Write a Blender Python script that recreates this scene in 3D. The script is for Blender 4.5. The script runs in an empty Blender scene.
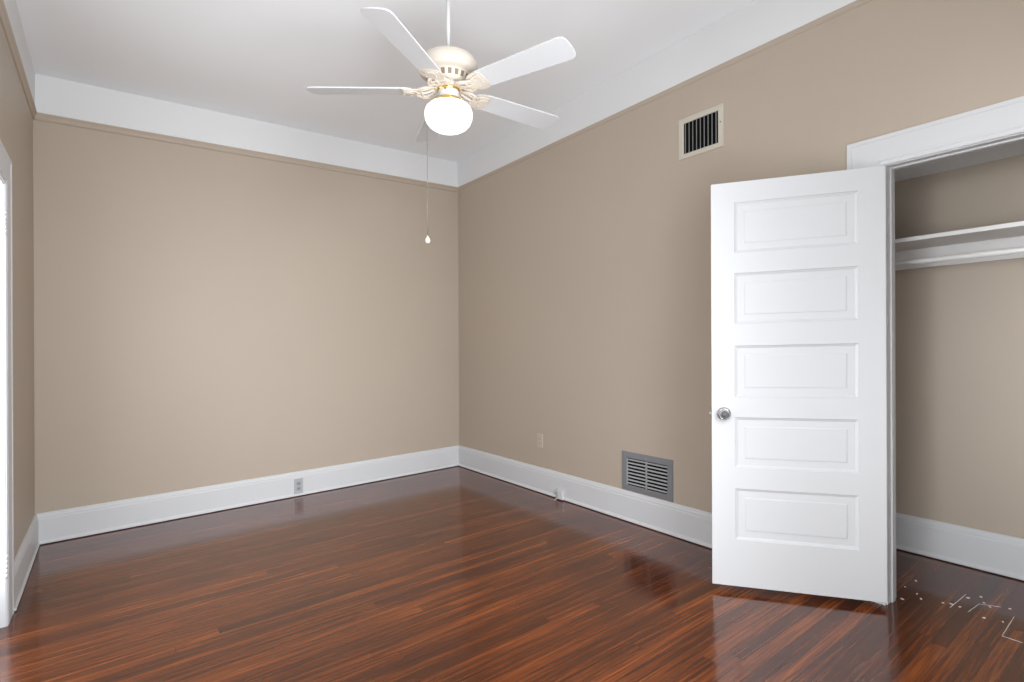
import bpy, bmesh, math, random
from mathutils import Vector, Matrix

random.seed(7)
S = bpy.context.scene
COL = S.collection

# ---------------------------------------------------------------- the house
# Room axes: X runs along the back wall, Y along the right wall, the corner
# where both meet is the origin.  The room is sheared to fit the camera view: its floor tilts about
# two centimetres per metre, and everything fixed to the frame follows it.
KX, KY = 0.01728, -0.01298
CAMX, CAMY, CAMH = -2.8992, -4.7531, 1.281
W = 3.297            # room width
L = 5.02             # room length
HB = 2.883           # wall height up to the frieze
HC = 3.143           # ceiling height


def sag(x, y):  # height shift of the room's shear, fitted to the camera view
    return KX * (x - CAMX) + KY * (y - CAMY)


# ---------------------------------------------------------------- camera
cam_d = bpy.data.cameras.new('camera')
cam_d.sensor_width = 36.0
cam_d.lens = 36.0 * 533.03 / 1024.0
cam_d.clip_start = 0.02
cam = bpy.data.objects.new('camera', cam_d)
COL.objects.link(cam)
yaw, pitch, roll = 0.64747, -0.00057, 0.00431
fwd = Vector((math.sin(yaw) * math.cos(pitch), math.cos(yaw) * math.cos(pitch), math.sin(pitch)))
right = Vector((math.cos(yaw), -math.sin(yaw), 0))
up = right.cross(fwd)
# a level world seen with its right side raised: the camera leans clockwise
r2 = right * math.cos(roll) - up * math.sin(roll)
u2 = up * math.cos(roll) + right * math.sin(roll)
cam.matrix_world = Matrix(((r2.x, u2.x, -fwd.x, CAMX), (r2.y, u2.y, -fwd.y, CAMY),
                           (r2.z, u2.z, -fwd.z, CAMH), (0, 0, 0, 1)))
S.camera = cam

# ---------------------------------------------------------------- light
S.view_settings.view_transform = 'Standard'
S.view_settings.look = 'None'
S.view_settings.gamma = 1.0
S.view_settings.use_curve_mapping = False
S.view_settings.exposure = 0.06

world = bpy.data.worlds.new('daylight')
S.world = world
world.use_nodes = True
world.node_tree.nodes['Background'].inputs[0].default_value = (0.80, 0.90, 1.0, 1)
world.node_tree.nodes['Background'].inputs[1].default_value = 0.3


def window_light(name, loc, direction, w, h, power, spread=180, color=(0.91, 0.955, 1.0)):
    d = bpy.data.lights.new(name, 'AREA')
    d.shape = 'RECTANGLE'
    d.size, d.size_y = w, h
    d.energy = power
    d.color = color
    d.spread = math.radians(spread)
    o = bpy.data.objects.new(name, d)
    o.location = loc
    o.rotation_euler = Vector(direction).to_track_quat('-Z', 'Y').to_euler()
    COL.objects.link(o)
    return o


FRONT_WIN = (-3.12, -1.28, 0.08, 2.66)       # x0, x1, z0, z1 of the glazed opening in the front wall
SIDE_WIN = (-4.96, -3.84, 0.08, 2.02)        # y0, y1, z0, z1 of an added opening in the left wall for fill
# front window daylight as aimed beams, then added fill to even the room
window_light('front_window_skylight', (-2.30, -L + 0.005, 1.05), (0, 1, 0), 1.6, 1.9, 33)
window_light('front_window_high_sky', (-1.60, -L + 0.008, 1.5), (0, 1, -0.3), 0.6, 1.9, 26, 80)
window_light('front_window_side_sky', (-1.95, -L + 0.009, 1.5), (0.25, 1, -0.25), 0.45, 1.9, 8, 95)
window_light('front_window_ground_bounce', (-2.30, -L + 0.012, 1.2), (0, 1, 1.3), 1.5, 2.2, 52, 120)  # added fill aimed up to brighten the ceiling
window_light('side_window_far_sky', (-W + 0.006, -4.40, 1.05), (1, -0.1, 0.1), 1.1, 1.9, 8, 40)  # added fill for the closet and the right wall
window_light('side_window_high_sky', (-W + 0.008, -4.40, 1.4), (1, 0.1, -0.3), 1.1, 1.3, 8, 70)  # added fill from the left wall, aimed downward
window_light('hall_daylight', (-W - 0.13, -1.725, 1.1), (1, 0, 0), 0.7, 1.9, 24)  # added fill through the left doorway


# ---------------------------------------------------------------- materials
def new_mat(name):
    m = bpy.data.materials.new(name)
    m.use_nodes = True
    nt = m.node_tree
    return m, nt, nt.nodes, nt.links, nt.nodes['Principled BSDF']


def paint(name, col, rough=0.4, spec=0.4, var=0.03, bump=0.02, scale=90, blotch=1.3):
    m, nt, N, K, b = new_mat(name)
    tc = N.new('ShaderNodeTexCoord')
    n1 = N.new('ShaderNodeTexNoise'); n1.inputs['Scale'].default_value = blotch; n1.inputs['Detail'].default_value = 3
    n2 = N.new('ShaderNodeTexNoise'); n2.inputs['Scale'].default_value = scale; n2.inputs['Detail'].default_value = 2
    K.new(tc.outputs['Object'], n1.inputs['Vector']); K.new(tc.outputs['Object'], n2.inputs['Vector'])
    mix = N.new('ShaderNodeMix'); mix.data_type = 'RGBA'
    mix.inputs['A'].default_value = tuple(c * (1 - var) for c in col) + (1,)
    mix.inputs['B'].default_value = tuple(min(1, c * (1 + var)) for c in col) + (1,)
    K.new(n1.outputs['Fac'], mix.inputs['Factor'])
    K.new(mix.outputs['Result'], b.inputs['Base Color'])
    mr = N.new('ShaderNodeMapRange')
    mr.inputs['To Min'].default_value = rough - 0.06; mr.inputs['To Max'].default_value = rough + 0.06
    K.new(n1.outputs['Fac'], mr.inputs['Value']); K.new(mr.outputs['Result'], b.inputs['Roughness'])
    b.inputs['Specular IOR Level'].default_value = spec
    if bump:
        bp = N.new('ShaderNodeBump'); bp.inputs['Strength'].default_value = bump; bp.inputs['Distance'].default_value = 0.01
        K.new(n2.outputs['Fac'], bp.inputs['Height']); K.new(bp.outputs['Normal'], b.inputs['Normal'])
    return m


def metal(name, col, rough=0.3, brushed=60):
    m, nt, N, K, b = new_mat(name)
    tc = N.new('ShaderNodeTexCoord')
    n = N.new('ShaderNodeTexNoise'); n.inputs['Scale'].default_value = brushed
    K.new(tc.outputs['Object'], n.inputs['Vector'])
    mr = N.new('ShaderNodeMapRange'); mr.inputs['To Min'].default_value = rough * 0.8; mr.inputs['To Max'].default_value = rough * 1.25
    K.new(n.outputs['Fac'], mr.inputs['Value']); K.new(mr.outputs['Result'], b.inputs['Roughness'])
    b.inputs['Base Color'].default_value = tuple(col) + (1,)
    b.inputs['Metallic'].default_value = 1.0
    return m


def wood_floor(name):
    m, nt, N, K, b = new_mat(name)

    def math_(op, a, bb=None, c=None):
        n = N.new('ShaderNodeMath'); n.operation = op
        for i, v in enumerate((a, bb, c)):
            if v is None:
                continue
            if isinstance(v, (int, float)):
                n.inputs[i].default_value = v
            else:
                K.new(v, n.inputs[i])
        return n.outputs[0]

    tc = N.new('ShaderNodeTexCoord')
    sp = N.new('ShaderNodeSeparateXYZ'); K.new(tc.outputs['Object'], sp.inputs[0])
    x, y = sp.outputs['X'], sp.outputs['Y']
    PW = 0.0585
    v = math_('DIVIDE', y, PW)
    row = math_('FLOOR', v)
    fv = math_('FRACT', v)
    wr = N.new('ShaderNodeTexWhiteNoise'); wr.noise_dimensions = '1D'; K.new(row, wr.inputs['W'])
    u = math_('ADD', math_('DIVIDE', x, 2.3), math_('MULTIPLY', wr.outputs['Value'], 9.3))
    brd = math_('FLOOR', u)
    fu = math_('FRACT', u)
    cb = N.new('ShaderNodeCombineXYZ'); K.new(row, cb.inputs[0]); K.new(brd, cb.inputs[1])
    wb = N.new('ShaderNodeTexWhiteNoise'); wb.noise_dimensions = '2D'; K.new(cb.outputs[0], wb.inputs['Vector'])
    rnd = wb.outputs['Value']
    # grain along each strip, shifted board by board
    gx = math_('ADD', math_('MULTIPLY', x, 1.1), math_('MULTIPLY', rnd, 37.0))
    gy = math_('MULTIPLY', y, 38.0)
    cg = N.new('ShaderNodeCombineXYZ'); K.new(gx, cg.inputs[0]); K.new(gy, cg.inputs[1]); K.new(math_('MULTIPLY', rnd, 11.0), cg.inputs[2])
    g = N.new('ShaderNodeTexNoise'); g.inputs['Scale'].default_value = 2.1; g.inputs['Detail'].default_value = 7
    g.inputs['Roughness'].default_value = 0.62; g.inputs['Distortion'].default_value = 0.35
    K.new(cg.outputs[0], g.inputs['Vector'])
    cg2 = N.new('ShaderNodeCombineXYZ'); K.new(math_('MULTIPLY', gx, 2.4), cg2.inputs[0]); K.new(math_('MULTIPLY', y, 190.0), cg2.inputs[1])
    g2 = N.new('ShaderNodeTexNoise'); g2.inputs['Scale'].default_value = 1.5; g2.inputs['Detail'].default_value = 4
    K.new(cg2.outputs[0], g2.inputs['Vector'])
    tone = math_('ADD', math_('MULTIPLY', math_('SUBTRACT', g.outputs['Fac'], 0.5), 1.55),
                 math_('ADD', math_('MULTIPLY', rnd, 0.34), math_('MULTIPLY', math_('SUBTRACT', g2.outputs['Fac'], 0.5), 0.35)))
    tone = math_('ADD', tone, 0.30)
    nb = N.new('ShaderNodeTexNoise'); nb.inputs['Scale'].default_value = 1.6; nb.inputs['Detail'].default_value = 3
    K.new(tc.outputs['Object'], nb.inputs['Vector'])
    tone = math_('ADD', tone, math_('MULTIPLY', math_('SUBTRACT', nb.outputs['Fac'], 0.5), 0.45))
    rp = N.new('ShaderNodeValToRGB'); K.new(tone, rp.inputs[0])
    e = rp.color_ramp.elements
    e[0].position = 0.0; e[0].color = (0.030, 0.0085, 0.0038, 1)
    e[1].position = 1.0; e[1].color = (0.34, 0.090, 0.018, 1)
    k = rp.color_ramp.elements.new(0.35); k.color = (0.072, 0.0170, 0.0048, 1)
    k = rp.color_ramp.elements.new(0.62); k.color = (0.148, 0.0355, 0.0078, 1)
    # joints
    dv = math_('MINIMUM', fv, math_('SUBTRACT', 1.0, fv))
    du = math_('MINIMUM', fu, math_('SUBTRACT', 1.0, fu))
    jl = math_('MULTIPLY', math_('LESS_THAN', dv, 0.016), 0.55)
    je = math_('MULTIPLY', math_('LESS_THAN', du, 0.0006), 0.6)
    joint = math_('MAXIMUM', jl, je)
    mixj = N.new('ShaderNodeMix'); mixj.data_type = 'RGBA'
    K.new(math_('MULTIPLY', joint, 0.8), mixj.inputs['Factor'])
    K.new(rp.outputs['Color'], mixj.inputs['A']); mixj.inputs['B'].default_value = (0.010, 0.004, 0.003, 1)
    K.new(mixj.outputs['Result'], b.inputs['Base Color'])
    # worn varnish
    nw = N.new('ShaderNodeTexNoise'); nw.inputs['Scale'].default_value = 2.3; nw.inputs['Detail'].default_value = 4
    K.new(tc.outputs['Object'], nw.inputs['Vector'])
    mr = N.new('ShaderNodeMapRange'); mr.inputs['From Min'].default_value = 0.3; mr.inputs['From Max'].default_value = 0.75
    mr.inputs['To Min'].default_value = 0.07; mr.inputs['To Max'].default_value = 0.19
    K.new(nw.outputs['Fac'], mr.inputs['Value']); K.new(mr.outputs['Result'], b.inputs['Roughness'])
    b.inputs['IOR'].default_value = 1.5
    b.inputs['Coat Weight'].default_value = 0.22
    b.inputs['Coat IOR'].default_value = 1.5
    K.new(mr.outputs['Result'], b.inputs['Coat Roughness'])
    # cupped strips and pores
    cup = math_('MULTIPLY', math_('POWER', math_('ABSOLUTE', math_('SUBTRACT', fv, 0.5)), 2.0), -0.7)
    hgt = math_('ADD', math_('ADD', cup, math_('MULTIPLY', rnd, 0.5)),
                math_('ADD', math_('MULTIPLY', joint, -0.9), math_('MULTIPLY', g2.outputs['Fac'], 0.12)))
    bp = N.new('ShaderNodeBump'); bp.inputs['Strength'].default_value = 0.30; bp.inputs['Distance'].default_value = 0.0035
    K.new(hgt, bp.inputs['Height']); K.new(bp.outputs['Normal'], b.inputs['Normal'])
    return m


M = {}
M['wall'] = paint('tan_wall_paint', (0.442, 0.3705, 0.298), rough=0.46, spec=0.2, var=0.035, bump=0.05, scale=140)
M['white'] = paint('white_trim_paint', (0.60, 0.60, 0.605), rough=0.42, spec=0.25, var=0.012, bump=0.02, scale=60)
M['frieze'] = paint('white_frieze_paint', (0.72, 0.72, 0.72), rough=0.5, spec=0.3, var=0.012, bump=0.02)
M['ceiling'] = paint('white_ceiling_paint', (0.85, 0.865, 0.88), rough=0.7, spec=0.2, var=0.015, bump=0.04)
M['floor'] = wood_floor('red_brown_varnished_strip_wood')
M['cream'] = paint('cream_enamel', (0.55, 0.49, 0.42), rough=0.3, spec=0.5, var=0.02, bump=0)
M['blade'] = paint('white_blade_laminate', (0.54, 0.54, 0.545), rough=0.5, spec=0.25, var=0.01, bump=0.01)
M['brass'] = metal('polished_brass', (0.83, 0.60, 0.24), 0.18)
M['nickel'] = metal('satin_nickel', (0.40, 0.39, 0.385), 0.26)
M['dark_metal'] = metal('dark_nickel', (0.10, 0.10, 0.10), 0.35)
M['chain'] = metal('dull_chain', (0.22, 0.21, 0.20), 0.45)
M['register'] = paint('grey_register_enamel', (0.20, 0.20, 0.21), rough=0.4, spec=0.4, var=0.03, bump=0.02)
M['slat'] = paint('pale_grey_slat_enamel', (0.34, 0.34, 0.34), rough=0.4, spec=0.4, var=0.03, bump=0.0)
M['void'] = paint('duct_black', (0.008, 0.008, 0.008), rough=0.9, spec=0.05, var=0.1, bump=0)
M['vent'] = paint('vent_beige_paint', (0.55, 0.50, 0.42), rough=0.45, spec=0.35, var=0.03, bump=0.02)
M['louver'] = paint('dusty_louver', (0.33, 0.33, 0.32), rough=0.5, spec=0.3, var=0.08, bump=0)  # one even grey for the vent louvers
M['tan_plate'] = paint('tan_painted_plastic', (0.50, 0.425, 0.34), rough=0.4, spec=0.4, var=0.02, bump=0)
M['grey_plate'] = paint('grey_outlet_plate', (0.40, 0.40, 0.41), rough=0.35, spec=0.5, var=0.04, bump=0)
M['grey_face'] = paint('grey_outlet_face', (0.30, 0.30, 0.31), rough=0.35, spec=0.5, var=0.04, bump=0)
M['slot'] = paint('slot_black', (0.015, 0.015, 0.015), rough=0.7, spec=0.2, var=0.1, bump=0)
M['shelf'] = paint('shelf_white_paint', (0.72, 0.70, 0.68), rough=0.45, spec=0.35, var=0.02, bump=0.02)
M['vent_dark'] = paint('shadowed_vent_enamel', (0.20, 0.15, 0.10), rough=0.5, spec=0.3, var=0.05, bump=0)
M['chip'] = paint('paint_flake', (0.85, 0.82, 0.79), rough=0.7, spec=0.2, var=0.1, bump=0)

gm, nt, N, K, b = new_mat('lit_opal_glass')
b.inputs['Base Color'].default_value = (0.9, 0.9, 0.88, 1)
b.inputs['Roughness'].default_value = 0.25
b.inputs['Emission Color'].default_value = (1.0, 0.90, 0.74, 1)
lw = N.new('ShaderNodeTexNoise'); lw.inputs['Scale'].default_value = 2.0
tcg = N.new('ShaderNodeTexCoord'); K.new(tcg.outputs['Object'], lw.inputs['Vector'])
mrg = N.new('ShaderNodeMapRange'); mrg.inputs['To Min'].default_value = 1.4; mrg.inputs['To Max'].default_value = 1.7
K.new(lw.outputs['Fac'], mrg.inputs['Value']); K.new(mrg.outputs['Result'], b.inputs['Emission Strength'])
M['globe'] = gm


# ---------------------------------------------------------------- helpers
class MB:
    """collects shapes in room coordinates and links them as ONE mesh object"""

    def __init__(self):
        self.v, self.f, self.sm = [], [], []

    def add(self, vs, fs, smooth=False):
        o = len(self.v)
        self.v += [tuple(p) for p in vs]
        self.f += [tuple(i + o for i in f) for f in fs]
        self.sm += [smooth] * len(fs)
        return self

    def box(self, x0, x1, y0, y1, z0, z1, bev=0.0):
        if bev <= 0:
            vs = [(x, y, z) for x in (x0, x1) for y in (y0, y1) for z in (z0, z1)]
            fs = [(0, 1, 3, 2), (4, 6, 7, 5), (0, 4, 5, 1), (2, 3, 7, 6), (0, 2, 6, 4), (1, 5, 7, 3)]
            return self.add(vs, fs)
        bm = bmesh.new()
        bmesh.ops.create_cube(bm, size=1.0)
        for q in bm.verts:
            q.co = Vector(((x0 + x1) / 2 + q.co.x * (x1 - x0), (y0 + y1) / 2 + q.co.y * (y1 - y0), (z0 + z1) / 2 + q.co.z * (z1 - z0)))
        bmesh.ops.bevel(bm, geom=list(bm.edges), offset=bev, segments=2, profile=0.6, affect='EDGES')
        bm.verts.index_update()
        vs = [q.co.copy() for q in bm.verts]
        fs = [[q.index for q in f.verts] for f in bm.faces]
        bm.free()
        return self.add(vs, fs)

    def lathe(self, prof, cx, cy, seg=48, axis=None, smooth=True, cap=True):
        """prof: (radius, height) pairs; axis: (origin, direction) or upright at cx, cy"""
        if axis is None:
            fr = lambda a, r, h: (cx + r * math.cos(a), cy + r * math.sin(a), h)
        else:
            o, d = Vector(axis[0]), Vector(axis[1]).normalized()
            s = d.orthogonal().normalized(); t = d.cross(s)
            fr = lambda a, r, h: tuple(o + d * h + s * (r * math.cos(a)) + t * (r * math.sin(a)))
        vs, fs = [], []
        for r, h in prof:
            vs += [fr(2 * math.pi * i / seg, max(r, 1e-5), h) for i in range(seg)]
        for j in range(len(prof) - 1):
            for i in range(seg):
                a, c = j * seg + i, j * seg + (i + 1) % seg
                fs.append((a, c, c + seg, a + seg))
        self.add(vs, fs, smooth)
        if cap:
            o = len(self.v) - len(vs)
            self.f.append(tuple(o + i for i in range(seg))[::-1]); self.sm.append(False)
            self.f.append(tuple(o + (len(prof) - 1) * seg + i for i in range(seg))); self.sm.append(False)
        return self

    def tube(self, pts, r, seg=8):
        pts = [Vector(p) for p in pts]
        vs, fs = [], []
        ref = None
        for i, p in enumerate(pts):
            d = (pts[min(i + 1, len(pts) - 1)] - pts[max(i - 1, 0)]).normalized()
            if ref is None:
                ref = d.orthogonal().normalized()
            s = (ref - d * ref.dot(d)).normalized(); t = d.cross(s); ref = s
            rr = r[i] if isinstance(r, (list, tuple)) else r
            vs += [tuple(p + s * rr * math.cos(2 * math.pi * k / seg) + t * rr * math.sin(2 * math.pi * k / seg)) for k in range(seg)]
        for j in range(len(pts) - 1):
            for i in range(seg):
                a, c = j * seg + i, j * seg + (i + 1) % seg
                fs.append((a, c, c + seg, a + seg))
        fs.append(tuple(range(seg))[::-1]); fs.append(tuple((len(pts) - 1) * seg + i for i in range(seg)))
        return self.add(vs, fs, True)

    def prism(self, outline, frame, t0, t1):
        """outline: 2-D points; frame(a, b, t) -> point; closed slab from t0 to t1"""
        n = len(outline)
        vs = [frame(a, b_, t0) for a, b_ in outline] + [frame(a, b_, t1) for a, b_ in outline]
        fs = [tuple(range(n))[::-1], tuple(range(n, 2 * n))] + [(i, (i + 1) % n, n + (i + 1) % n, n + i) for i in range(n)]
        return self.add(vs, fs)

    def sweep(self, prof, pathfn, n):
        """closed profile swept through n stations"""
        m = len(prof)
        vs = [pathfn(i, p) for i in range(n) for p in prof]
        fs = []
        for i in range(n - 1):
            for j in range(m):
                a, c = i * m + j, i * m + (j + 1) % m
                fs.append((a, c, c + m, a + m))
        fs.append(tuple(range(m))[::-1]); fs.append(tuple((n - 1) * m + j for j in range(m)))
        return self.add(vs, fs)

    def mapped(self, fn):
        self.v = [tuple(fn(p)) for p in self.v]
        return self

    def build(self, name, mat, parent=None, settle=True, sub=0, bevel=0.0, origin=None):
        pts = [(p[0], p[1], p[2] + (sag(p[0], p[1]) if settle else 0)) for p in self.v]
        off = Vector((0, 0, 0))
        if parent is not None:
            off = parent['_abs'] if isinstance(parent.get('_abs'), Vector) else Vector(parent['_abs'])
        if origin is not None:
            oo = Vector((origin[0], origin[1], origin[2] + (sag(origin[0], origin[1]) if settle else 0)))
            base = oo
        else:
            base = off
        me = bpy.data.meshes.new(name)
        me.from_pydata([tuple(Vector(p) - base) for p in pts], [], self.f)
        me.polygons.foreach_set('use_smooth', self.sm)
        bm = bmesh.new(); bm.from_mesh(me)
        bmesh.ops.recalc_face_normals(bm, faces=bm.faces)
        bm.to_mesh(me); bm.free()
        me.materials.append(mat)
        o = bpy.data.objects.new(name, me)
        COL.objects.link(o)
        o.location = base - off
        o.parent = parent
        o['_abs'] = tuple(base)
        if bevel:
            bv = o.modifiers.new('bevel', 'BEVEL'); bv.width = bevel; bv.segments = 2; bv.limit_method = 'ANGLE'
        if sub:
            sb = o.modifiers.new('subdivision', 'SUBSURF'); sb.levels = sb.render_levels = sub
        return o


def thing(name, label, cat, loc, group=None, settle=True):
    o = bpy.data.objects.new(name, None)
    o.empty_display_size = 0.1
    COL.objects.link(o)
    o.location = (loc[0], loc[1], loc[2] + (sag(loc[0], loc[1]) if settle else 0))
    o['_abs'] = tuple(o.location)
    tag(o, label, cat, group)
    return o


def tag(o, label, cat, group=None):
    o['label'] = label
    o['category'] = cat
    if group:
        o['group'] = group
    return o


def structure(o, label=None, cat=None):
    o['kind'] = 'structure'
    if label:
        o['label'] = label
    if cat:
        o['category'] = cat
    return o


# ---------------------------------------------------------------- the shell
WT = 0.11                                   # wall thickness
JY0, JY1, JZ = -3.823, -4.602, 2.050        # closet doorway: jamb faces and head
CLX, CLY0, CLY1, CLZ = 0.80, -3.25, -4.98, 2.158   # closet: back face, ends, ceiling
DY0, DY1, DZ = -1.325, -2.125, 2.075        # doorway in the left wall
HALL, HALLY = -4.55, -2.70                  # far wall and near end of the hall beyond it

fl = MB()
fl.box(-W - WT, CLX + 0.1, -L - 0.12, 0.12, -0.08, 0.0)
fl.box(HALL, -W - WT, HALLY, 0.12, -0.08, 0.0)
structure(fl.build('floor', M['floor']), 'glossy red-brown strip wood floor', 'floor')

structure(MB().box(-W - 0.1, 0.1, -L - 0.1, 0.1, HC, HC + 0.1).build('ceiling', M['ceiling']), 'flat white ceiling', 'ceiling')
structure(MB().box(-W - 0.11, WT, 0.0, 0.12, 0, HC).build('wall_back', M['wall']), 'plain tan back wall', 'wall')

w = MB()
w.box(0, WT, JY0 + 0.02, 0, 0, HC)
w.box(0, WT, -L, JY1 - 0.02, 0, HC)
w.box(0, WT, JY1 - 0.02, JY0 + 0.02, JZ + 0.02, HC)
structure(w.build('wall_right', M['wall']), 'tan right wall with the closet opening', 'wall')

w = MB()
w.box(-W - WT, -W, DY0 + 0.02, 0, 0, HC)
w.box(-W - WT, -W, DY1 - 0.02, DY0 + 0.02, DZ + 0.02, HC)
w.box(-W - WT, -W, SIDE_WIN[1], DY1 - 0.02, 0, HC)
w.box(-W - WT, -W, SIDE_WIN[0], SIDE_WIN[1], 0, SIDE_WIN[2])
w.box(-W - WT, -W, SIDE_WIN[0], SIDE_WIN[1], SIDE_WIN[3], HC)
w.box(-W - WT, -W, -L, SIDE_WIN[0], 0, HC)
structure(w.build('wall_left', M['wall']), 'tan left wall with a doorway', 'wall')

w = MB()
w.box(-W - WT, FRONT_WIN[0], -L - WT, -L, 0, HC)
w.box(FRONT_WIN[1], WT, -L - WT, -L, 0, HC)
w.box(FRONT_WIN[0], FRONT_WIN[1], -L - WT, -L, 0, FRONT_WIN[2])
w.box(FRONT_WIN[0], FRONT_WIN[1], -L - WT, -L, FRONT_WIN[3], HC)
structure(w.build('wall_front', M['wall']))

# closet shell
structure(MB().box(CLX, CLX + 0.1, CLY1 - 0.1, CLY0 + 0.1, 0, CLZ + 0.1).build('wall_closet_back', M['wall']), 'tan wall at the back of the closet', 'wall')
structure(MB().box(WT, CLX, CLY0, CLY0 + 0.1, 0, CLZ + 0.1).build('wall_closet_left', M['wall']))
structure(MB().box(WT, CLX, CLY1 - 0.1, CLY1, 0, CLZ + 0.1).build('wall_closet_right', M['wall']))
structure(MB().box(WT, CLX, CLY1, CLY0, CLZ, CLZ + 0.1).build('ceiling_closet', M['ceiling']))

# hall beyond the left doorway
structure(MB().box(HALL - 0.1, HALL, HALLY, 0.1, 0, HC).build('wall_hall', M['wall']))
structure(MB().box(HALL, -W - WT, HALLY, 0.1, 2.7, 2.8).build('ceiling_hall', M['ceiling']))
structure(MB().box(HALL, -W - WT, 0.0, 0.1, 0, 2.7).build('wall_hall_back', M['wall']))
structure(MB().box(HALL, -W - WT, HALLY - 0.1, HALLY, 0, 2.8).build('wall_hall_front', M['wall']))

# frieze bands and the tan picture rail under them
FT = 0.012
structure(MB().box(-W, 0, -FT, 0, HB, HC).build('trim_1', M['frieze'], bevel=0.002), 'white frieze band along the top of the back wall', 'trim')
structure(MB().box(-FT, 0, -L, -FT, HB, HC).build('trim_2', M['frieze'], bevel=0.002), 'white frieze band along the top of the right wall', 'trim')
structure(MB().box(-W, -W + FT, -L, -FT, HB, HC).build('trim_3', M['frieze'], bevel=0.002), 'white frieze band along the top of the left wall', 'trim')
rail = [(0, HB - 0.046), (0.006, HB - 0.046), (0.011, HB - 0.040), (0.011, HB - 0.034), (0.008, HB - 0.030),
        (0.012, HB - 0.020), (0.020, HB - 0.010), (0.022, HB - 0.006), (0.022, HB), (0, HB)]
structure(MB().sweep(rail, lambda i, p: ((-W, 0)[i], -p[0], p[1]), 2).build('trim_4', M['wall']), 'tan picture rail under the back wall frieze', 'trim')
structure(MB().sweep([(t * 0.4, z + 0.35 * (HB - z)) for t, z in rail], lambda i, p: (-p[0], (-L, 0)[i], p[1]), 2).build('trim_5', M['wall']), 'tan picture rail under the right wall frieze', 'trim')
structure(MB().sweep(rail, lambda i, p: (-W + p[0], (-L, 0)[i], p[1]), 2).build('trim_6', M['wall']), 'tan picture rail under the left wall frieze', 'trim')

# baseboards
BB = [(0, 0.006), (0.027, 0.006), (0.027, 0.014), (0.021, 0.024), (0.019, 0.03), (0.019, 0.168), (0.0165, 0.174),
      (0.0165, 0.186), (0.012, 0.196), (0.011, 0.203), (0.007, 0.209), (0, 0.209)]
structure(MB().sweep(BB, lambda i, p: ((-W, 0)[i], -p[0], p[1]), 2).build('baseboard_back', M['white']), 'white baseboard along the back wall', 'baseboard')
structure(MB().sweep(BB, lambda i, p: (-p[0], (0, -3.665)[i], p[1]), 2).build('baseboard_right', M['white']), 'white baseboard along the right wall', 'baseboard')
structure(MB().sweep(BB, lambda i, p: (-W + p[0], (0, DY0 + 0.165)[i], p[1]), 2).build('baseboard_left', M['white']), 'white baseboard along the left wall', 'baseboard')
structure(MB().sweep(BB, lambda i, p: (CLX - p[0], (CLY0, CLY1)[i], p[1]), 2).build('baseboard_closet', M['white']), 'white baseboard inside the closet', 'baseboard')


# door frames: casing with mitred head, jamb lining, stop
def casing(y0, y1, z1, ws, wh, plane, sgn, name, label):
    prof = [(0, 0), (0, 0.012), (0.003, 0.014), (0.011, 0.0145), (0.0125, 0.0125), (0.020, 0.0130), (0.0215, 0.0155), (0.032, 0.0165),
            (0.034, 0.0145), (0.86, 0.0165), (0.87, 0.0185), (0.985, 0.0195), (1.0, 0.018), (1.0, 0)]

    def st(i, p):
        def width(full):
            return p[0] if p[0] < 0.2 else p[0] * full
        s, h = width(ws), width(wh)
        yy = (y0 + s, y0 + s, y1 - s, y1 - s)[i]
        zz = (0.0, z1 + h, z1 + h, 0.0)[i]
        return (plane + sgn * p[1], yy, zz)
    return structure(MB().sweep(prof, st, 4).build(name, M['white']), label, 'trim')


def jamb(x0, x1, y0, y1, z1, sx0, sx1, name, label):
    m = MB()
    th = 0.02
    m.box(x0, x1, y0, y0 + th, 0, z1 + th)
    m.box(x0, x1, y1 - th, y1, 0, z1 + th)
    m.box(x0, x1, y1, y0, z1, z1 + th)
    s = 0.008
    m.box(sx0, sx1, y0 - s, y0, 0, z1)
    m.box(sx0, sx1, y1, y1 + s, 0, z1)
    m.box(sx0, sx1, y1 + s, y0 - s, z1 - s, z1)
    return structure(m.build(name, M['white'], bevel=0.0015), label, 'trim')


casing(JY0 + 0.005, JY1 - 0.005, JZ + 0.005, 0.155, 0.139, 0.0, -1, 'trim_7', 'white casing around the closet opening')
jamb(-0.001, WT + 0.002, JY0, JY1, JZ, 0.040, 0.075, 'trim_8', 'white jamb lining of the closet opening')
casing(DY0 + 0.005, DY1 - 0.005, DZ + 0.005, 0.160, 0.150, -W, 1, 'trim_9', 'white casing around the left doorway')
jb = jamb(-W - WT - 0.002, -W + 0.008, DY0, DY1, DZ, -W - 0.075, -W - 0.045, 'trim_10', 'white jamb of the left doorway with painted hinge leaves')
for zc in (1.9, 0.285):
    hm = MB()
    hm.box(-W - 0.030, -W + 0.006, DY0 - 0.003, DY0, zc - 0.055, zc + 0.055, 0.001)
    for q in (-0.035, 0, 0.035):
        hm.lathe([(0.0045, 0), (0.0045, 0.0015), (0.003, 0.0025)], 0, 0, 12, ((-W - 0.010 - (0.008 if q else 0), DY0 - 0.003, zc + q), (0, -1, 0)))
    for q in range(5):
        hm.lathe([(0.006, zc - 0.055 + q * 0.022 + 0.001), (0.006, zc - 0.055 + q * 0.022 + 0.021)], -W + 0.010, DY0 - 0.004, 14)
    hl = hm.build('hinge_leaf', M['white'], jb)

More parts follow.
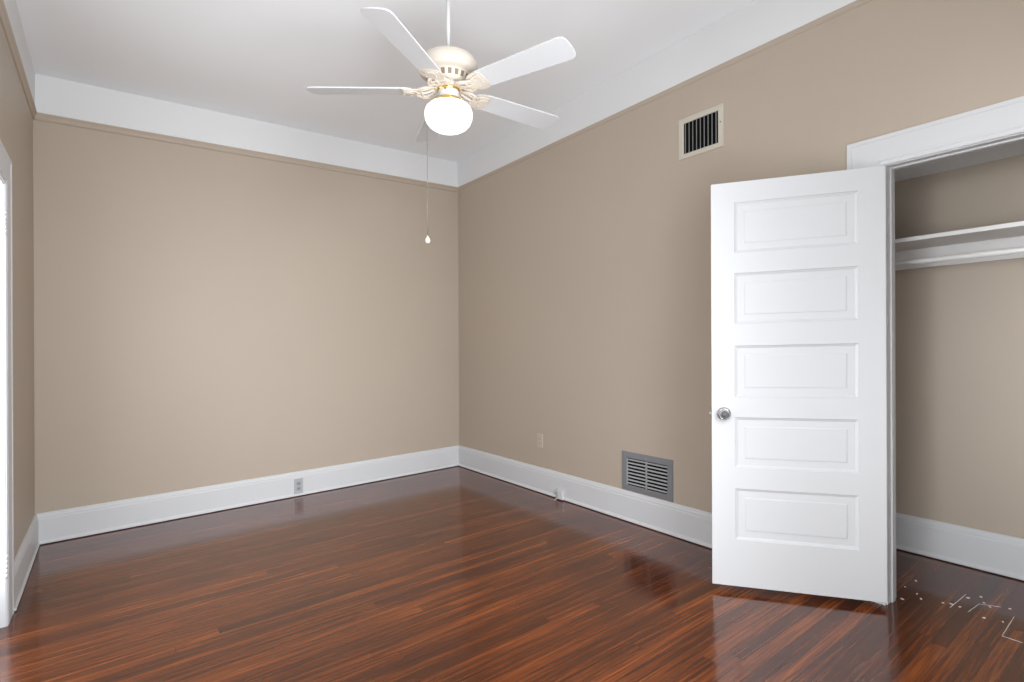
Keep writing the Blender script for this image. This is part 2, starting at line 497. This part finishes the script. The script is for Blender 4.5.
# window behind the camera, and an added one beside it for fill
def window(name, a0, a1, z0, z1, put, label):
    root = MB()
    for (p, q, r, s) in ((a0, a1, z0, z0 + 0.04), (a0, a1, z1 - 0.04, z1), (a0, a0 + 0.04, z0, z1), (a1 - 0.04, a1, z0, z1)):
        root.box(p, q, 0.0, 0.09, r, s)
    root.mapped(put)
    o = structure(root.build(name, M['white']), label, 'window')
    t = MB()
    cw = 0.11
    for (p, q, r, s) in ((a0 - cw, a0, z0 - 0.03, z1 + cw), (a1, a1 + cw, z0 - 0.03, z1 + cw), (a0, a1, z1, z1 + cw)):
        t.box(p, q, -0.018, 0.0, r, s)
    t.box(a0 - cw - 0.02, a1 + cw + 0.02, -0.05, 0.0, z0 - 0.03, z0)
    t.mapped(put).build('window_casing', M['white'], o)
    return o


window('window_1', *FRONT_WIN, lambda p: (p[0], -L - p[1], p[2]), 'window in the front wall')
window('window_2', *SIDE_WIN, lambda p: (-W - p[1], p[0], p[2]), 'window in the left wall')

# ---------------------------------------------------------------- closet door (stands open into the room)
DW, DH, DT = 0.7525, 2.011, 0.034
HX, HY, DA = -0.048, -3.8352, 0.60198
de = Vector((-math.sin(DA), math.cos(DA)))         # hinge edge -> free edge
dn = Vector((math.cos(DA), math.sin(DA)))          # away from the camera
DZ0 = 0.0300


def dpt(e, t, z):
    return (HX + de.x * e + dn.x * t, HY + de.y * e + dn.y * t, DZ0 + z)


SC = 0.9935
e0, e1 = 0.1095 * SC, 0.649 * SC
panels = [tuple((z - 0.020) * SC for z in q) for q in ((1.691, 1.942), (1.334, 1.588), (0.967, 1.225), (0.613, 0.866), (0.2515, 0.509))]


def door_leaf():
    m = MB()
    # stiles and rails as one skin on both faces, recessed panels with a sloped moulding and raised field
    zs = sorted([0, DH] + [z for q in panels for z in q])
    es = [0, e0, e1, DW]
    for face, (t_face, sg) in enumerate(((0.0, 1), (DT, -1))):
        def P(e, z, d):
            return (e, t_face + sg * d, z)
        for j in range(len(zs) - 1):
            za, zb = zs[j], zs[j + 1]
            is_panel = j % 2 == 1
            for i in range(3):
                ea, eb = es[i], es[i + 1]
                if is_panel and i == 1:
                    rings = [(0, 0.0), (0.003, 0.005), (0.011, 0.0085), (0.013, 0.0105), (0.045, 0.0098), (0.0475, 0.0078), (0.052, 0.0072)]
                    vs = []
                    for ins, d in rings:
                        vs += [P(ea + ins, za + ins, d), P(eb - ins, za + ins, d), P(eb - ins, zb - ins, d), P(ea + ins, zb - ins, d)]
                    fs = []
                    for k in range(len(rings) - 1):
                        for c in range(4):
                            a, b_ = k * 4 + c, k * 4 + (c + 1) % 4
                            fs.append((a, b_, b_ + 4, a + 4))
                    n = (len(rings) - 1) * 4
                    fs.append((n, n + 1, n + 2, n + 3))
                    m.add(vs, fs)
                else:
                    m.add([P(ea, za, 0), P(eb, za, 0), P(eb, zb, 0), P(ea, zb, 0)], [(0, 1, 2, 3)])
    # edges
    for j in range(len(zs) - 1):
        for e in (0, DW):
            m.add([(e, 0, zs[j]), (e, DT, zs[j]), (e, DT, zs[j + 1]), (e, 0, zs[j + 1])], [(0, 1, 2, 3)])
    for i in range(3):
        for z in (0, DH):
            m.add([(es[i], 0, z), (es[i], DT, z), (es[i + 1], DT, z), (es[i + 1], 0, z)], [(0, 1, 2, 3)])
    m.mapped(lambda p: dpt(*p))
    return m


door = bpy.data.objects.new('door_1', None)
COL.objects.link(door)
hb = dpt(0, DT / 2, -DZ0)
door.location = (hb[0], hb[1], sag(hb[0], hb[1]))
door['_abs'] = tuple(door.location)
structure(door, 'white five-panel closet door standing open with a round nickel knob', 'door')
leaf = door_leaf().build('door_leaf', M['white'], door)
bm = bmesh.new(); bm.from_mesh(leaf.data)
bmesh.ops.remove_doubles(bm, verts=bm.verts, dist=1e-5)
bmesh.ops.recalc_face_normals(bm, faces=bm.faces)
bm.to_mesh(leaf.data); bm.free()


def knob(side):
    k = MB()
    t0, sg = (0.0, -1) if side == 0 else (DT, 1)
    prof = [(0.0325, 0.0), (0.0325, 0.002), (0.031, 0.006), (0.026, 0.0085), (0.016, 0.010), (0.0115, 0.013), (0.0105, 0.024),
            (0.0125, 0.028), (0.020, 0.032), (0.0255, 0.038), (0.0270, 0.045), (0.0255, 0.051), (0.0225, 0.054), (0.0205, 0.0545),
            (0.0195, 0.0532), (0.012, 0.0520), (0.004, 0.0518), (0.0, 0.0518)]
    o = Vector(dpt(0.70 * SC, t0, (0.878 - 0.015) * SC))
    d = Vector((dn.x * sg, dn.y * sg, 0))
    k.lathe(prof, 0, 0, 40, (o, d))
    kb = k.build('door_knob', M['nickel'], door)
    kb['label'] = 'satin nickel round knob'
    c = MB().lathe([(0.0195, 0.0533), (0.0195, 0.0536), (0.0115, 0.0528), (0.0108, 0.0532), (0.0108, 0.0545), (0.006, 0.0552), (0.0, 0.0554)], 0, 0, 32, (o, d))
    ci = c.build('knob_centre', M['dark_metal'], kb)
    ci['label'] = 'darker recessed knob centre'


knob(0); knob(1)
lm = MB()
lm.box(DW, DW + 0.0015, 0.005, 0.029, 0.829, 0.889)
lm.box(DW + 0.001, DW + 0.011, 0.011, 0.023, 0.852, 0.866)
lm.mapped(lambda p: dpt(*p))
lt = lm.build('latch', M['chain'], door); lt['label'] = 'dull metal latch plate and bolt'
for zc in (1.80, 0.22):
    h = MB()
    for q in range(5):
        h.lathe([(0.0055, zc - 0.045 + q * 0.018 + 0.0005), (0.0055, zc - 0.045 + q * 0.018 + 0.0175)], -0.004, DT - 0.004, 12)
    h.box(-0.002, 0.0, 0.004, DT - 0.004, zc - 0.045, zc + 0.045)
    h.mapped(lambda p: dpt(*p))
    hh = h.build('hinge', M['white'], door)

# ---------------------------------------------------------------- closet fittings
sh = thing('closet_shelf', 'white painted closet shelf on a wall cleat above the hanging rod', 'shelf', (0.6, -4.1, 1.743))
MB().box(0.41, CLX, CLY1, CLY0, 1.743, 1.764, 0.002).build('shelf_board', M['shelf'], sh)
MB().box(CLX - 0.02, CLX, CLY1, CLY0, 1.635, 1.743).build('wall_cleat', M['shelf'], sh)
for ya, yb in ((CLY0 - 0.02, CLY0), (CLY1, CLY1 + 0.02)):
    MB().box(0.43, CLX - 0.02, ya, yb, 1.635, 1.743).build('end_cleat', M['shelf'], sh)
rd = MB().lathe([(0.0148, CLY1 + 0.0205), (0.0148, CLY0 - 0.0205)], 0, 0, 24, ((0.50, 0, 1.6425), (0, 1, 0)))
tag(rd.build('closet_rod', M['shelf'], origin=(0.5, -4.1, 1.6425)), 'round white hanging rod below the closet shelf', 'rod')

# ---------------------------------------------------------------- wall vents and outlets
def wall_right_frame(y, d, z):
    return (-d, y, z)


# upper air vent with upright louvers
va = thing('air_vent', 'small beige air vent with upright dark louvers high on right wall', 'vent', (0, -2.845, 2.396))
y0, y1, z0, z1 = -3.000, -2.688, 2.396, 2.653
iy0, iy1, iz0, iz1 = -2.967, -2.729, 2.427, 2.618


def ring_frame(y0, y1, z0, z1, iy0, iy1, iz0, iz1, prof):
    """picture-frame sweep; prof: (0 outer .. 1 inner, depth)"""
    m = MB()
    vs, fs = [], []
    n = len(prof)
    for s, d in prof:
        a0, a1 = y0 + (iy0 - y0) * s, y1 + (iy1 - y1) * s
        b0, b1 = z0 + (iz0 - z0) * s, z1 + (iz1 - z1) * s
        vs += [(-d, a0, b0), (-d, a1, b0), (-d, a1, b1), (-d, a0, b1)]
    for k in range(n):
        kk = (k + 1) % n
        for c in range(4):
            cc = (c + 1) % 4
            fs.append((k * 4 + c, k * 4 + cc, kk * 4 + cc, kk * 4 + c))
    return m.add(vs, fs)


ring_frame(y0, y1, z0, z1, iy0, iy1, iz0, iz1, [(0, 0), (0, 0.003), (0.12, 0.007), (0.85, 0.009), (1.0, 0.006), (1.0, 0)]).build('vent_frame', M['vent'], va)
MB().box(-0.0012, -0.0002, iy0, iy1, iz0, iz1).build('vent_duct', M['void'], va)
lv = MB()
nl = 9
for i in range(nl):
    yc = iy0 + (i + 0.5) * (iy1 - iy0) / nl
    ang = math.radians(52)
    hw = 0.0085
    dx, dy = math.sin(ang) * hw, math.cos(ang) * hw
    c = -0.0058
    vs = []
    for sx in (-1, 1):
        for tt in (-0.0006, 0.0006):
            for z in (iz0, iz1):
                vs.append((c + sx * dx * 0.7 + tt * math.cos(ang), yc + sx * dy - tt * math.sin(ang), z))
    lv.add(vs, [(0, 1, 3, 2), (4, 6, 7, 5), (0, 4, 5, 1), (2, 3, 7, 6), (0, 2, 6, 4), (1, 5, 7, 3)])
lv.build('louvers', M['louver'], va)
MB().lathe([(0.004, 0), (0.004, 0.002), (0.0, 0.003)], 0, 0, 12, ((-0.0075, -2.984, 2.545), (-1, 0, 0))).build('vent_screw', M['dark_metal'], va)

# low return register with level slats
vr = thing('floor_register', 'grey metal return grille with level slats just above the baseboard', 'vent', (0, -2.424, 0.214))
y0, y1, z0, z1 = -2.637, -2.210, 0.2145, 0.483
iy0, iy1, iz0, iz1 = -2.597, -2.257, 0.253, 0.441
ring_frame(y0, y1, z0, z1, iy0, iy1, iz0, iz1, [(0, 0), (0, 0.004), (0.1, 0.009), (0.9, 0.011), (1.0, 0.008), (1.0, 0)]).build('register_frame', M['register'], vr)
MB().box(-0.0012, -0.0002, iy0, iy1, iz0, iz1).build('duct_opening', M['void'], vr)
sl = MB()
ns = 8
for i in range(ns):
    zc = iz0 + (i + 0.62) * (iz1 - iz0) / ns
    sl.add([(-0.0085, iy0, zc - 0.006), (-0.0085, iy1, zc - 0.006), (-0.002, iy1, zc + 0.002), (-0.002, iy0, zc + 0.002),
            (-0.0095, iy0, zc - 0.0045), (-0.0095, iy1, zc - 0.0045), (-0.003, iy1, zc + 0.0035), (-0.003, iy0, zc + 0.0035)],
           [(0, 1, 2, 3), (4, 7, 6, 5), (0, 4, 5, 1), (2, 6, 7, 3), (0, 3, 7, 4), (1, 5, 6, 2)])
sl.build('slats', M['slat'], vr)
ym = (iy0 + iy1) / 2
MB().box(-0.012, -0.0015, ym - 0.0035, ym + 0.0035, iz0, iz1).build('centre_bar', M['slat'], vr)
MB().box(-0.010, -0.0015, iy1 - 0.006, iy1, iz0, iz1).build('side_lever_slot', M['slat'], vr)
for zz in (iz1 + 0.018, iz0 + 0.004):
    MB().lathe([(0.005, 0), (0.005, 0.002), (0.0, 0.0035)], 0, 0, 14, ((-0.0105, ym, zz), (-1, 0, 0))).build('register_screw', M['slat'], vr)


def duplex(root, frame, w, h, plate_m, face_m, receptacles=2):
    """plate with rounded edges, receptacle faces with slots; frame(a, d, z)"""
    m = MB()
    m.box(-w / 2, w / 2, 0, 0.006, -h / 2, h / 2, 0.0022)
    m.mapped(lambda p: frame(*p)).build('cover_plate', plate_m, root)
    for s in ((-1, 1) if receptacles == 2 else (0,)):
        zc = s * h * 0.17
        f = MB()
        rx, rz = w * 0.24, h * 0.125
        outl = [(rx * max(-1, min(1, 1.25 * math.cos(2 * math.pi * i / 24))), zc + rz * max(-1, min(1, 1.05 * math.sin(2 * math.pi * i / 24)))) for i in range(24)]
        f.prism(outl, lambda a, b_, t: (a, t, b_), 0.005, 0.0078)
        fo = f.mapped(lambda p: frame(*p)).build('receptacle', face_m, root)
        sl_ = MB()
        for a in (-0.0065, 0.0065):
            sl_.box(a - 0.0013, a + 0.0013, 0.0074, 0.0081, zc - 0.002, zc + 0.007)
        sl_.lathe([(0.0025, 0.0074), (0.0025, 0.0081)], 0, 0, 12, ((0, 0, zc - 0.009), (0, 1, 0)))
        sl_.mapped(lambda p: frame(*p)).build('slots', M['slot'], fo)
    MB().lathe([(0.003, 0.0055), (0.003, 0.0068), (0.0, 0.0075)], 0, 0, 12, ((0, 0, 0), (0, 1, 0))).mapped(lambda p: frame(*p)).build('plate_screw', face_m, root)


ou = thing('wall_outlet', 'tan painted wall outlet above the baseboard on the right wall', 'outlet', (0, -1.308, 0.431))
duplex(ou, lambda a, d, z: (-d, -1.308 + a, 0.431 + z), 0.072, 0.116, M['tan_plate'], M['tan_plate'])
ob = thing('baseboard_outlet', 'grey metal outlet set into the white back baseboard', 'outlet', (-1.612, -0.019, 0.088))
duplex(ob, lambda a, d, z: (-1.612 + a, -0.019 - d, 0.088 + z), 0.072, 0.128, M['grey_plate'], M['grey_face'], 2)

# white surface jack on the right baseboard with a short thin white tube at its foot
jk = thing('phone_jack', 'small white box jack at the foot of the right baseboard', 'jack', (-0.019, -1.585, 0.018))
m = MB().box(-0.046, -0.019, -1.628, -1.552, 0.008, 0.076, 0.004)
m.build('jack_box', M['white'], jk)
MB().box(-0.0475, -0.0455, -1.578, -1.558, 0.016, 0.068, 0.0008).build('jack_cover', M['grey_plate'], jk)  # grey strip down one side of the box front
pts = [(-0.044, -1.565, 0.014), (-0.054, -1.563, 0.006), (-0.066, -1.566, 0.0035), (-0.080, -1.575, 0.003)]
MB().tube(pts, 0.0028, 8).build('cable_stub', M['white'], jk)

# ---------------------------------------------------------------- ceiling fan (hangs plumb)
FX, FY, FB = -1.5910, -2.5255, 2.4847
FA = 3.7652
zceil = HC + sag(FX, FY)
fan = thing('ceiling_fan', 'white five-blade ceiling fan with a cream motor and lit globe, hung on a rod', 'fan', (FX, FY, zceil), settle=False)
fan.location = (FX, FY, zceil); fan['_abs'] = (FX, FY, zceil)


def fl_(prof, name, mat, parent=fan, seg=56, cap=True):
    return MB().lathe(prof, FX, FY, seg, cap=cap).build(name, mat, parent, settle=False)


fl_([(0.068, zceil), (0.068, zceil - 0.012), (0.060, zceil - 0.035), (0.040, zceil - 0.062), (0.022, zceil - 0.072), (0.014, zceil - 0.074)], 'canopy', M['blade'])
fl_([(0.0095, zceil - 0.07), (0.0095, 2.645)], 'downrod', M['blade'], seg=24)
mh = fl_([(0.014, 2.690), (0.018, 2.688), (0.021, 2.668), (0.030, 2.659), (0.070, 2.654), (0.102, 2.647), (0.127, 2.632), (0.140, 2.609),
          (0.143, 2.586), (0.139, 2.567), (0.134, 2.560), (0.124, 2.556), (0.113, 2.553), (0.108, 2.551), (0.104, 2.541),
          (0.096, 2.519), (0.089, 2.510), (0.080, 2.507), (0.03, 2.507)], 'motor_housing', M['cream'])
mh['label'] = 'cream enamelled motor housing'
# vent slots around the lower motor ring
vs_ = MB()
for i in range(20):
    a = 2 * math.pi * (i + 0.5) / 20
    hw = 0.085
    vv = []
    for (rr, zz) in ((0.1062, 2.545), (0.0985, 2.522)):
        for s in (-1, 1):
            vv.append((FX + rr * math.cos(a + s * hw), FY + rr * math.sin(a + s * hw), zz))
    for (rr, zz) in ((0.0970, 2.545), (0.0905, 2.522)):
        for s in (-1, 1):
            vv.append((FX + rr * math.cos(a + s * hw), FY + rr * math.sin(a + s * hw), zz))
    vs_.add(vv, [(0, 1, 3, 2), (4, 6, 7, 5), (0, 4, 5, 1), (2, 3, 7, 6), (0, 2, 6, 4), (1, 5, 7, 3)])
vs_.build('motor_vent_slots', M['vent_dark'], mh, settle=False)
fl_([(0.062, 2.509), (0.066, 2.506), (0.066, 2.494), (0.060, 2.490), (0.03, 2.490)], 'flywheel', M['cream'])
fl_([(0.045, 2.4925), (0.0555, 2.4905), (0.0575, 2.486), (0.0555, 2.480), (0.0515, 2.477), (0.045, 2.476)], 'brass_band', M['brass'])
sw = fl_([(0.030, 2.510), (0.049, 2.507), (0.0505, 2.500), (0.0505, 2.455), (0.049, 2.447), (0.045, 2.443)], 'switch_housing', M['blade'])
MB().box(-0.003, 0.003, -0.0512, -0.0495, 2.470, 2.487).mapped(
    lambda p: (FX + (p[0] * math.cos(-0.85) - p[1] * math.sin(-0.85)), FY + (p[0] * math.sin(-0.85) + p[1] * math.cos(-0.85)), p[2])
).build('reverse_switch', M['slot'], sw, settle=False)
ft = fl_([(0.045, 2.447), (0.052, 2.445), (0.060, 2.440), (0.064, 2.434), (0.064, 2.424), (0.061, 2.421), (0.055, 2.421)], 'globe_fitter', M['brass'])
for i in range(3):
    a = 2 * math.pi * i / 3 + 0.9
    MB().lathe([(0.0025, 0.062), (0.0025, 0.072), (0.005, 0.073), (0.005, 0.077), (0.0, 0.078)], 0, 0, 12,
               ((FX, FY, 2.430), (math.cos(a), math.sin(a), 0))).build('fitter_screw', M['brass'], ft, settle=False)
# opal globe: squat bowl, widest above the middle
gp = [(0.050, 2.428), (0.054, 2.424), (0.072, 2.420), (0.093, 2.412), (0.107, 2.399), (0.1135, 2.382), (0.1145, 2.365), (0.112, 2.346),
      (0.104, 2.327), (0.090, 2.311), (0.071, 2.299), (0.049, 2.290), (0.026, 2.2855), (0.0, 2.284)]
gl = fl_(gp, 'globe_shade', M['globe'], cap=False)
gl['label'] = 'lit white opal glass globe'

PITCH = math.radians(12.5)


def blade_frame(ang, tilt):
    ca, sa = math.cos(ang), math.sin(ang)

    def fr(r, wd, t):
        # wd > 0 is the counter-clockwise edge, which hangs lower
        w2 = wd * math.cos(tilt) + t * math.sin(tilt)
        z2 = -wd * math.sin(tilt) + t * math.cos(tilt)
        return (FX + ca * r - sa * w2, FY + sa * r + ca * w2, FB + z2)
    return fr


def blade_outline():
    r0, r1 = 0.165, 0.672
    w0, w1 = 0.056, 0.067
    pts = []
    # half-round root
    for i in range(15):
        a = -math.pi / 2 + math.pi * i / 14
        c, q = math.cos(a), math.sin(a)
        pts.append((r0 + 0.050 - 0.050 * abs(c) ** 0.8, w0 * math.copysign(abs(q) ** 0.8, q)))
    # softly squared tip
    for i in range(21):
        a = math.pi / 2 - math.pi * i / 20
        c, q = math.cos(a), math.sin(a)
        pts.append((r1 - 0.048 + 0.048 * abs(c) ** 0.62, w1 * math.copysign(abs(q) ** 0.62, q)))
    return pts


BO = blade_outline()


def blade_iron(fr0, fr):
    """cast bracket: foot on the flywheel, pierced lyre of bowed bars, ribbed half-round shield under the blade root"""
    m = MB()
    m.add(*slab([(0.048, -0.024), (0.078, -0.022), (0.078, 0.022), (0.048, 0.024)], fr0, 0.002, 0.011))
    for s in (-1, 1):
        for k, (amp, rad) in enumerate(((0.048, 0.0062), (0.027, 0.0045))):
            pts = []
            for i in range(11):
                q = i / 10
                r = 0.062 + 0.095 * q
                wd = s * (0.010 + amp * math.sin(math.pi * q ** 0.8 * 0.86) * (1 - 0.25 * q))
                t = 0.008 - 0.020 * math.sin(math.pi * q * 0.72)
                pts.append(fr0(r, wd, t))
            m.tube(pts, rad, 8)
        pts = []
        for i in range(13):
            a = 0.4 + 1.6 * math.pi * i / 12
            rr = 0.0125 * (1 - 0.4 * i / 12)
            pts.append(fr0(0.100 + rr * math.cos(a), s * (0.038 + rr * math.sin(a)), -0.007))
        m.tube(pts, 0.0042, 6)
    m.tube([fr0(0.062 + 0.095 * i / 8, 0, 0.008 - 0.020 * math.sin(math.pi * i / 8 * 0.72)) for i in range(9)], 0.0055, 8)
    # cross bar tying the lyre together
    m.tube([fr0(0.128, 0.046 * (i / 6 * 2 - 1), -0.010 - 0.003 * math.cos(math.pi * (i / 6 - 0.5))) for i in range(7)], 0.0045, 8)
    # shield: three stepped half-rounds that follow the root of the blade
    for sc_, t0, t1 in ((1.0, -0.0085, -0.0035), (0.76, -0.0130, -0.008), (0.50, -0.0165, -0.0125)):
        out = []
        for i in range(21):
            a = -math.pi / 2 + math.pi * i / 20
            c, q = math.cos(a), math.sin(a)
            out.append((0.205 - 0.078 * sc_ * abs(c) ** 0.8, 0.058 * sc_ * math.copysign(abs(q) ** 0.8, q)))
        for i in range(11):
            a = math.pi / 2 - math.pi * i / 10
            out.append((0.205 + 0.022 * sc_ * math.cos(a), 0.058 * sc_ * math.sin(a)))
        # drop the doubled corner points
        cl = [p for k, p in enumerate(out) if math.dist(p, out[k - 1]) > 1e-5]
        m.add(*slab(cl, fr, t0, t1))
    return m


def slab(outline, fr, t0, t1):
    n = len(outline)
    vs = [fr(a, b_, t0) for a, b_ in outline] + [fr(a, b_, t1) for a, b_ in outline]
    fs = [tuple(range(n))[::-1], tuple(range(n, 2 * n))] + [(i, (i + 1) % n, n + (i + 1) % n, n + i) for i in range(n)]
    return vs, fs


for i in range(5):
    ang = FA + i * 2 * math.pi / 5
    fr0, fr = blade_frame(ang, 0.0), blade_frame(ang, PITCH)
    bl = MB(); bl.add(*slab(BO, fr, -0.0035, 0.0035))
    bo = bl.build('blade', M['blade'], fan, settle=False, bevel=0.0012)
    ir = blade_iron(fr0, fr).build('blade_iron', M['cream'], bo, settle=False)
    ir['label'] = 'cream scrolled blade bracket'
    for (r, wd) in ((0.180, 0.024), (0.180, -0.024), (0.212, 0.0)):
        p, q = Vector(fr(r, wd, -0.012)), Vector(fr(r, wd, -0.02))
        MB().lathe([(0.0045, 0), (0.004, 0.0065), (0.0, 0.0085)], 0, 0, 10, (p, q - p)).build('blade_screw', M['blade'], bo, settle=False)

# pull chain: leaves the switch housing, lies over the globe's shoulder, hangs straight
lat = Vector((math.cos(yaw), -math.sin(yaw), 0)); dep = Vector((math.sin(yaw), math.cos(yaw), 0))
out_dir = (lat * -0.110 + dep * 0.040); rad = out_dir.length; out_dir.normalize()


def cp(r, z):
    return (FX + out_dir.x * r, FY + out_dir.y * r, z)


cpts = [cp(0.049, 2.462), cp(0.066, 2.461), cp(0.082, 2.450), cp(0.100, 2.425), cp(0.112, 2.405), cp(rad, 2.385), cp(rad, 2.2), cp(rad, 2.0), cp(rad, 1.796)]
ch = MB().tube(cpts, 0.0015, 6)
z = 2.38
while z > 1.80:
    ch.lathe([(0.0006, z - 0.0022), (0.0022, z), (0.0006, z + 0.0022)], cpts[-1][0], cpts[-1][1], 6)
    z -= 0.0085
cho = ch.build('pull_chain', M['chain'], fan, settle=False)
cho['label'] = 'thin beaded pull chain'
kp = [(0.002, 1.797), (0.005, 1.795), (0.006, 1.788), (0.0105, 1.783), (0.0128, 1.775), (0.0122, 1.767), (0.008, 1.760), (0.0, 1.758)]
MB().lathe(kp, cpts[-1][0], cpts[-1][1], 24, cap=False).build('chain_knob', M['cream'], cho, settle=False)

# ---------------------------------------------------------------- paint flakes on the closet floor
def flake(n):
    m = MB()
    pts = []
    for i in range(n):
        a = 2 * math.pi * i / n
        r = 0.5 * (0.7 + 0.5 * random.random())
        pts.append((r * math.cos(a), r * math.sin(a) * 0.6))
    m.prism(pts, lambda a, b_, t: (a * 0.014, b_ * 0.014, t), 0.0, 0.0016)
    return m


proto = flake(7).build('paint_flake', M['chip'], settle=False)
spots = [(905, 587), (917, 594), (921, 599), (943, 603), (951, 604), (960, 607), (968, 598), (981, 597), (984, 603), (990, 607), (1010, 609), (916, 581), (984, 618), (1003, 622), (902, 599)]


def on_floor(px, py):
    a, b_ = px - 512, 341 - py
    cr, sr = math.cos(roll), math.sin(roll)
    U, V = a * cr + b_ * sr, -a * sr + b_ * cr
    d = fwd * 533.03 + right * U + up * V
    zz = d.z - KX * d.x - KY * d.y
    t = -CAMH / zz
    return CAMX + d.x * t, CAMY + d.y * t


for i, (px, py) in enumerate(spots):
    o = proto if i == 0 else proto.copy()
    if i:
        COL.objects.link(o)
    x, y = on_floor(px, py)
    o.location = (x, y, sag(x, y) + 0.0002)
    o.rotation_euler = (0, 0, random.uniform(0, 6.28))
    s = random.uniform(0.8, 1.6)
    o.scale = (s, s, 1)
    tag(o, 'tiny pale paint flake lying on the wood floor at the closet opening', 'debris', 'paint flakes at the closet opening')

streaks = [((950, 607.5), (966, 594.5)), ((968, 612), (979, 604)), ((979, 604), (1001, 607)), ((1002, 636), (1014, 617)), ((1002, 636), (1023, 643))]
for (a, b_) in streaks:
    (x0, y0), (x1, y1) = on_floor(*a), on_floor(*b_)
    d = Vector((x1 - x0, y1 - y0)); n = Vector((-d.y, d.x)).normalized() * 0.0015
    m = MB()
    k = 7
    top = [(x0 + d.x * i / k + n.x * random.uniform(0.3, 1.2), y0 + d.y * i / k + n.y * random.uniform(0.3, 1.2)) for i in range(k + 1)]
    bot = [(x0 + d.x * i / k - n.x * random.uniform(0.3, 1.2), y0 + d.y * i / k - n.y * random.uniform(0.3, 1.2)) for i in range(k, -1, -1)]
    m.prism(top + bot, lambda p, q, t: (p, q, t), 0.0001, 0.0007)
    o = m.build('putty_streak', M['chip'], origin=(x0, y0, 0))
    tag(o, 'thin pale putty line along a floorboard joint inside the closet opening', 'debris', 'putty lines in the closet floor')

for o in bpy.data.objects:
    if '_abs' in o:
        del o['_abs']
